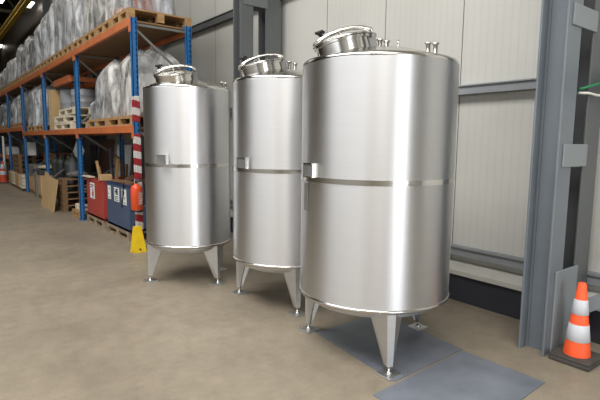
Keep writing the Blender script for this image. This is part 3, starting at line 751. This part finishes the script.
cb = empty('cardboard_box', (2.70, 13.22, ZL), 'tall narrow cardboard carton on the lower deck beside the third blue upright', 'cardboard box')
MB().box((0, 0, .49), (.42, .28, .98), bev=.005).build('carton', M['card'], cb); MB().box((-.212, 0, .49), (.003, .05, .98)).build('packing_tape', M['wood_pale'], cb)
# third bay
pallet_at(XP, 14.2, ZL, 'wooden pallet on the lower deck just past the third blue upright', 1.0, .9, group='pallets on the lower deck')
pallet_at(XP, 15.5, ZL, 'wooden pallet on the lower deck before the fourth blue upright', 1.2, .9, group='pallets on the lower deck')
wrapped(XP, 14.15, ZL + PH, .85, .8, .95, 'milky film wrapped load on the lower deck just past the third blue upright', GL, 'film', B_, seed=41)
wrapped(XP, 15.1, ZL + PH, .75, .8, 1.12, 'thin film wrapped load with pointed top on the lower deck, between third and fourth uprights', GL, 'film_clear', C_, seed=42, top=.4)
wrapped(XP, 15.95, ZL + PH, .7, .8, 1.15, 'milky film wrapped load on the lower deck close before the fourth blue upright', GL, 'film', B_, seed=43, top=.5)
for j, y in enumerate((17.2, 18.1, 19.1, 20.5, 21.5, 22.5)):
    zz = 1.967 if y < 20 else 1.952
    pallet_at(XP, y, zz, 'wooden pallet on the lower deck past the fourth blue upright, %s along' % ORD[j], .8, .9, group='pallets on the lower deck')
    wrapped(XP, y, zz + PH, .72, .8, (.95, .92, .95, .95, .9, .9)[j], 'milky film wrapped load on the lower deck past the fourth blue upright, %s along' % ORD[j], GL, ('film', 'film_clear')[j % 2], (D_, B_, D_)[j % 3], seed=50 + j)

# ------------------------------------------------------------------ ground level of the rack
# red and blue steel bins on pallets
def bin_(name, x, y, ly, lx, z0, h, m, rim, label):
    e = empty(name, (x, y, z0), label, 'waste bin', None)
    t = 0.03
    MB().box((0, 0, .02), (lx, ly, .04)).build('bottom', M[m], e)
    MB().box((-lx / 2 + t / 2, 0, h / 2), (t, ly, h), bev=.004).build('front_panel', M[m], e)
    MB().box((lx / 2 - t / 2, 0, h / 2), (t, ly, h), bev=.004).build('back_panel', M[m], e)
    for sy in (-1, 1): MB().box((0, sy * (ly / 2 - t / 2), h / 2), (lx - 2 * t, t, h), bev=.004).build('side_panel', M[m], e)
    r = MB()
    for sx in (-1, 1): r.box((sx * (lx / 2 - .02), 0, h + .008), (.05, ly + .02, .03), bev=.004)
    for sy in (-1, 1): r.box((0, sy * (ly / 2 - .02), h + .008), (lx - .05, .05, .03), bev=.004)
    r.build('rim', M[rim], e)
    return e
GB = 'pallets under the bins'
pallet_at(2.86, 9.48, 0, 'weathered wooden pallet on the floor under the red bin', 1.12, .80, 'wood_grey', group=GB)
pallet_at(2.87, 8.17, 0, 'weathered wooden pallet on the floor under the blue bin', 1.2, .80, 'wood_grey', group=GB)
rb = bin_('waste_bin', 2.86, 9.45, 1.08, .78, .146, .69, 'red', 'red', 'red steel waste bin on a pallet under the rack')
bb = bin_('waste_bin', 2.87, 8.13, 1.16, .78, .146, .72, 'blue', 'bluedark', 'blue steel waste bin on a pallet under the rack, with white signs')
def sign_on(parent, lx, y, z, w, h, rows, extra=None):
    """white notice fixed on the front panel (front faces -X); u runs to the viewer's right (= -Y)"""
    x = -lx / 2 - .003
    s = MB().box((x, y, z), (.004, w, h)).build('sign', M['paper'], parent)
    q = MB()
    for u0, u1, v0, v1 in rows: q.box((x - .003, y - (u0 + u1) / 2, z + (v0 + v1) / 2), (.002, u1 - u0, v1 - v0))
    if rows: q.build('lettering', M['ink'], s)
    if extra:
        for pol, mm in extra:
            vs = [(x - .0035, y - u, z + w_) for u, w_ in pol]; vs2 = [(x - .002, y - u, z + w_) for u, w_ in pol]
            MB().rings([vs, vs2], smooth=False).build('emblem', M[mm], s)
    return s
def letters(parent, lx, y, z, text, size, m='ink'):
    cu = bpy.data.curves.new('t', 'FONT'); cu.body = text; cu.size = size; cu.align_x = 'CENTER'; cu.align_y = 'CENTER'; cu.extrude = 0.001
    cu.offset = 0.006
    to = bpy.data.objects.new('t', cu); COL.objects.link(to)
    dg = bpy.context.evaluated_depsgraph_get(); me = bpy.data.meshes.new_from_object(to.evaluated_get(dg))
    bpy.data.objects.remove(to)
    me.materials.clear(); me.materials.append(M[m])
    o = bpy.data.objects.new('lettering', me); COL.objects.link(o); o.parent = parent
    o.matrix_local = Matrix.Translation((-lx / 2 - .007, y, z)) @ Matrix(((0, 0, -1, 0), (-1, 0, 0, 0), (0, 1, 0, 0), (0, 0, 0, 1)))
    return o
# red bin notice: dark heading, red mark under it
sign_on(rb, .78, .14, .50, .30, .30, [(-.12, .12, .10, .115), (-.12, .08, .065, .08), (.0, .10, -.13, -.118)],
        [([(-.02, -.10), (.09, -.10), (.09, -.02), (.05, .05), (.02, .03), (.02, -.03), (-.02, -.03)], 'ink_red')])
s1 = sign_on(bb, .78, .42, .56, .16, .23, [(-.02, .05, -.09, -.078), (.0, .05, .06, .075), (-.05, -.01, -.03, -.015)])
s2 = sign_on(bb, .78, .02, .555, .26, .235, [(-.09, .09, -.04, -.028), (-.09, .05, -.07, -.058), (-.09, .08, -.098, -.088)])
letters(s2, .78, .02, .60, 'HE', .13)
s3 = sign_on(bb, .78, -.36, .55, .22, .25, [(-.02, .08, -.10, -.09)])
letters(s3, .78, -.35, .58, 'P.', .19)
tag(MB().tube([(2.43, 7.66, .90), (2.45, 7.66, .94), (2.462, 7.74, .90), (2.462, 7.78, .72), (2.463, 7.86, .52)], .009, 8).build('black_cord', M['black']), 'black cord hanging over the front rim of the blue bin', 'cord')

# scrap and offcuts in and on the bins
def stick(p0, p1, w, h, m, name, label, cat, group=None):
    return tag(MB().bar(p0, p1, w, h).build(name, M[m]), label, cat, group)
gs = 'timber offcuts standing in the red bin'
for i, (dx, y, ty, tz, m, w) in enumerate(((0, 9.35, 9.72, 1.20, 'wood', 'tan leaning'), (.14, 9.20, 8.85, 1.27, 'wood_tan', 'pale tilted'), (.25, 9.5, 9.3, 1.30, 'wood', 'tallest tan'), (.1, 9.6, 9.95, 1.08, 'wood_old', 'short brown'), (.34, 9.15, 9.0, 1.16, 'wood_old', 'thin brown'), (.45, 9.4, 9.7, 1.22, 'wood_old', 'rearmost brown'))):
    stick((2.62 + dx, y, .42), (2.60 + dx, ty, tz), .045, .03, m, 'timber_offcut', w + ' timber offcut standing in the red bin', 'timber', gs)
def crate(name, x, y, z, ly, lx, h, m, label, cat, rz=0, bev=.006):
    e = empty(name, (x, y, z), label, cat, rz=rz)
    t = .018
    MB().box((0, 0, h / 2), (lx, ly, h), bev=bev).build('body', M[m], e)
    MB().box((0, ly * .02, h + .006), (lx * 1.01, ly * .48, .012)).build('flap', M[m], e)
    return e
crate('cardboard_box', 2.55, 9.02, .875, .17, .2, .10, 'card', 'small cardboard box on the rim of the red bin', 'cardboard box')
stick((2.47, 9.62, .90), (2.47, 10.10, .90), .12, .02, 'wood_pale', 'plank', 'pale flat plank lying across the back corner of the red bin', 'plank')
def lump(name, x, y, z, sx, sy, sz, m, label, cat, seed, rz=0, group=None):
    rnd = random.Random(seed); o = MB(); rs = []
    for k in range(9):
        t = k / 8; a = math.sin(PI * (0.08 + .84 * t))
        rs.append([(sx / 2 * a * math.cos(2 * PI * i / 18) * (1 + .25 * rnd.uniform(-1, 1)), sy / 2 * a * math.sin(2 * PI * i / 18) * (1 + .25 * rnd.uniform(-1, 1)), sz * t) for i in range(18)])
    o.rings(rs, True, True, False)
    q = o.build(name, M[m]); q.location = (x, y, z); q.rotation_euler = (0, 0, rz)
    return tag(q, label, cat, group)
lump('scrap_heap', 2.84, 8.40, .60, .42, .3, .40, 'scrap', 'dark brown heap of scrap on the blue bin next to the red bin', 'scrap', 5)
lump('scrap_heap', 2.88, 7.93, .60, .45, .36, .36, 'scrap', 'low rusty heap of scrap in the middle of the blue bin', 'scrap', 8)
stick((2.52, 8.35, .925), (2.56, 7.58, .925), .10, .035, 'wood_old', 'plank', 'dark brown plank lying along the front rim of the blue bin', 'plank')
stick((3.16, 8.6, .915), (3.16, 7.6, .915), .08, .04, 'red', 'steel_bar', 'red painted bar lying across the blue bin', 'bar')
for i, (y, z) in enumerate(((10.4, .0), )):
    pallet_at(2.72, 10.64, 0, 'low wooden pallet on the floor between the cardboard sheet and the red bin', .62, .66, 'wood')
    for j, (dx, dy) in enumerate(((-.2, -.16), (-.2, .14), (.1, -.05))):
        b = MB().box((0, 0, .06), (.16, .2, .12), bev=.012).build('white_block', M['wood_pale']); b.location = (2.72 + dx, 10.64 + dy, .146)
        tag(b, ('white block on the low pallet, front one nearest the red bin', 'white block on the low pallet, front one nearest the cardboard sheet', 'white block at the back of the low pallet')[j], 'block', 'white blocks on the low pallet')
# white boards leaning on the back of the first bay
bd = MB(); bd.bar((3.36, 10.95, .02), (3.54, 10.95, 1.50), .95, .02, (1, 0, 0)); tag(bd.build('white_board', M['m_white']), 'white board standing behind the second blue upright, seen over the blue bin', 'board')
bd = MB(); bd.bar((3.36, 12.2, .02), (3.54, 12.2, 1.62), 1.1, .02, (1, 0, 0)); tag(bd.build('dark_board', M['scrap']), 'dark brown board standing at the back, seen over the red bin', 'board')
pl = MB().cyl((3.0, 10.08, .0), (2.98, 10.10, 1.45), .035, n=14); tag(pl.build('steel_pipe', M['gas_grey']), 'grey steel pipe standing upright behind the red bin', 'pipe')

# second bay: gas cylinders, tilted white sheet, brown pallets behind a big cardboard sheet
def gas(x, y, h, m, label, first=None):
    e = empty('gas_cylinder', (x, y, 0), label, 'gas cylinder', 'gas cylinders under the rack')
    MB().lathe([(.001, 0), (.108, 0), (.115, .02), (.115, h - .14)], 28).build('body', M[m], e)
    MB().lathe([(.115, h - .14), (.108, h - .09), (.08, h - .04), (.045, h - .01), (.04, h)], 28).build('shoulder', M['gas_top'], e)
    v = MB(); v.cyl((0, 0, h), (0, 0, h + .05), .02, n=10); v.cyl((0, 0, h + .05), (0, 0, h + .065), .038, n=12); v.cyl((0, 0, h + .03), (-.06, 0, h + .03), .012, n=8)
    v.build('valve', M['darksteel'], e)
    return e
for i, (y, h, m, w) in enumerate(((14.30, 1.14, 'gas', 'next to the third blue upright, first of the row of four'), (13.66, 1.14, 'gas', 'second of four from the third blue upright'), (12.78, 1.14, 'gas', 'third of four from the third blue upright'), (12.36, 1.22, 'gas_grey', 'nearest the second blue upright, lighter grey and taller'))):
    gas(2.78, y, h, m, 'dark gas cylinder ' + w if i < 3 else 'grey gas cylinder ' + w)
sh = MB(); F = Matrix.Translation((2.95, 12.55, 1.33)) @ Matrix.Rotation(.55, 4, 'X') @ Matrix.Rotation(.2, 4, 'Y'); sh.box((0, 0, 0), (.012, .62, .42), F)
tag(sh.build('white_sheet', M['paper']), 'white sheet hanging tilted behind the second blue upright above the gas cylinders', 'sheet')
for i in range(5):
    pallet_at(2.74, 11.83, i * .146, 'brown weathered pallet behind the cardboard sheet, %s in the stack of five' % ('bottom', 'second', 'third', 'fourth', 'topmost')[i], 0.56, .78, 'wood_old', group='stacked brown pallets')
lump('scrap_heap', 2.74, 11.83, .735, .45, .42, .16, 'greybox', 'grey crumpled sheeting on top of the brown pallets', 'sheeting', 12)
cs = MB(); 
vs = [(2.16, 11.62, .0), (2.16, 13.10, .0), (2.26, 13.05, .70), (2.265, 12.95, .84), (2.265, 12.6, .80), (2.265, 12.5, .74), (2.27, 11.6, .71)]
cs.rings([[(x, y, z) for x, y, z in vs], [(x + .012, y, z) for x, y, z in vs]], smooth=False)
tag(cs.build('cardboard_sheet', M['card']), 'big tan cardboard sheet leaning on the front of the brown pallets', 'cardboard sheet')
cs = MB(); vs = [(2.29, 12.7, .0), (2.29, 13.5, .0), (2.345, 13.45, .62), (2.345, 12.7, .70)]
cs.rings([[(x, y, z) for x, y, z in vs], [(x + .012, y, z) for x, y, z in vs]], smooth=False)
tag(cs.build('cardboard_sheet', M['wood_pale']), 'paler sheet peeping out behind the far edge of the big cardboard sheet', 'cardboard sheet')

# third bay: grey crate, wooden crate with a grey corner post, pallets above
e = empty('wooden_crate', (2.82, 15.06, 0), 'wooden crate with a grey corner post and dark top under the third bay', 'crate')
MB().box((0, 0, .36), (.8, 1.1, .56), bev=.01).build('body', M['wood_tan'], e); MB().box((0, 0, .05), (.8, 1.1, .08)).build('skid', M['wood_old'], e)
MB().box((-.42, -.02, .36), (.06, .2, .72)).build('corner_post', M['greybox'], e); MB().box((0, 0, .70), (.84, 1.14, .12), bev=.01).build('cover', M['m_dark'], e)
lump('scrap_heap', 2.78, 15.0, .762, .6, .8, .14, 'wood_pale', 'pale rags and offcuts heaped on the crate with the dark cover', 'offcuts', 21)
e = empty('wooden_crate', (2.86, 16.17, 0), 'grey crate with a tan lower half on a skid beside the fourth blue upright', 'crate')
MB().box((0, 0, .30), (.8, .90, .40), bev=.01).build('body', M['wood_tan'], e); MB().box((0, 0, .05), (.8, .90, .09)).build('skid', M['wood_old'], e); MB().box((0, 0, .68), (.8, .90, .36), bev=.01).build('upper_half', M['greybox'], e)
for i in range(2):
    pallet_at(2.98, 15.1, .93 + i * .15, 'brown pallet high on the heaped crate, %s of two' % ('lower', 'upper')[i], 1.2, .5, 'wood_old', group='brown pallets on the heaped crate')
# fourth bay: tall stack of brown pallets over pale timber bundles
for i in range(4):
    b = empty('timber_bundle', (2.72, (17.15, 17.95, 18.7, 19.45)[i], 0), 'bundle of pale timber on bearers, %s from the fourth blue upright along the aisle' % ORD[i], 'timber bundle', 'pale timber bundles on the floor')
    tb = MB()
    for r_ in range(4):
        for c_ in range(3): tb.box((0, -.2 + c_ * .2, .13 + r_ * .105), (.85, .17, .09))
    tb.build('timber', M['wood_pale'] if i % 2 == 0 else M['wood_tan'], b)
    for sx in (-.3, .3): MB().box((sx, 0, .04), (.08, .62, .08)).build('bearer', M['wood_old'], b)
for i in range(4):
    pallet_at(2.80, 18.35, .505 + i * .148, 'brown pallet on the pale timber bundles, %s of the stack of four' % ('bottom', 'second', 'third', 'topmost')[i], 1.3, .9, 'wood_old', group='brown pallets on the timber bundles')
crate('cardboard_box', 2.75, 18.1, 1.10, .5, .5, .34, 'm_dark', 'dark box on the stack of brown pallets over the timber', 'box')
crate('cardboard_box', 2.60, 17.1, 1.10, .26, .3, .4, 'm_white', 'pale narrow box at the edge of the brown pallets, beside the fourth blue upright', 'box')
# fifth bay
crate('cardboard_box', 2.66, 21.5, .992, .55, .4, .3, 'm_white', 'white box on the low orange shelf at the far end of the rack', 'box')
crate('cardboard_box', 2.70, 22.4, .992, .6, .5, .4, 'm_dark', 'dark box on the low orange shelf at the far end of the rack', 'box')
stick((2.30, 20.9, .0), (2.31, 20.9, 1.7), .09, .06, 'm_white', 'white_post', 'white post standing beside the far cone', 'post')
crate('cardboard_box', 2.85, 21.6, 0, .8, .7, .6, 'm_dark', 'dark box on the floor under the low orange shelf', 'box')
stick((2.52, 20.5, .992), (2.52, 20.5, 1.75), .05, .05, 'yellow', 'yellow_post', 'yellow post standing on the low orange shelf', 'post')

# ------------------------------------------------------------------ things by the near column
ped = empty('concrete_footing', (4.35, 1.02, 0), 'rough concrete footing on the floor right of the cone', 'footing')
MB().rings([[(-.28, -.55, 0), (.05, -.55, 0), (.05, .28, 0), (-.28, .28, 0)], [(-.26, -.53, .26), (.05, -.53, .26), (.05, .24, .26), (-.26, .24, .26)]], smooth=False).build('block', M['concrete'], ped)
br = MB().bar((4.13, 1.57, .28), (4.13, .6, 1.02), .10, .16, (1, 0, 0)); tag(br.build('diagonal_brace', M['plate']), 'light grey diagonal brace rising from the foot of the near column', 'brace')
tag(MB().tube([(3.93, 1.63, 2.02), (4.00, 1.585, 2.045), (4.12, 1.575, 2.07), (4.25, 1.56, 2.12), (4.33, 1.47, 2.18), (4.38, 1.2, 2.30)], .011, 8).build('green_cable', M['green']), 'green cable running out of the gap in the near column', 'cable')
tag(MB().tube([(3.93, 1.63, 1.995), (4.00, 1.585, 1.995), (4.12, 1.57, 1.985), (4.25, 1.56, 1.995), (4.33, 1.53, 1.99), (4.40, 1.50, 1.985)], .010, 8).build('white_cable', M['whitec']), 'white cable running out of the gap in the near column', 'cable')

# ------------------------------------------------------------------ light
w = bpy.data.worlds.new('world'); sc.world = w; w.use_nodes = True
bg = w.node_tree.nodes['Background']; bg.inputs['Color'].default_value = (0.86, 0.93, 1.0, 1); bg.inputs['Strength'].default_value = 0.8
def area(name, loc, target, sx, sy, power, col):
    l = bpy.data.lights.new(name, 'AREA'); l.shape = 'RECTANGLE'; l.size = sx; l.size_y = sy; l.energy = power; l.color = col
    o = bpy.data.objects.new(name, l); COL.objects.link(o); o.location = loc
    o.rotation_euler = (Vector(target) - Vector(loc)).to_track_quat('-Z', 'Y').to_euler(); return o
area('gate_daylight', ((GX0 + GX1) / 2, YN - 0.05, GZ / 2), ((GX0 + GX1) / 2, 0, GZ / 2), GX1 - GX0, GZ, 400, (0.94, 0.97, 1.0))
area('window_daylight', (XL + 0.05, 2.5, 4.1), (0, 2.5, 4.1), 16, 4.2, 220, (0.95, 0.98, 1.0))
area('rooflight', (-2.5, 0.75, ZC - 0.02), (-2.5, 0.75, 0), 4.2, 15.5, 1900, (1.0, 0.98, 0.95))
area('far_lamps', (0, 26, 8.9), (0, 26, 0), 3, 20, 330, (1.0, 0.93, 0.8))
sc.view_settings.view_transform = 'Standard'
sc.view_settings.exposure = 0.0
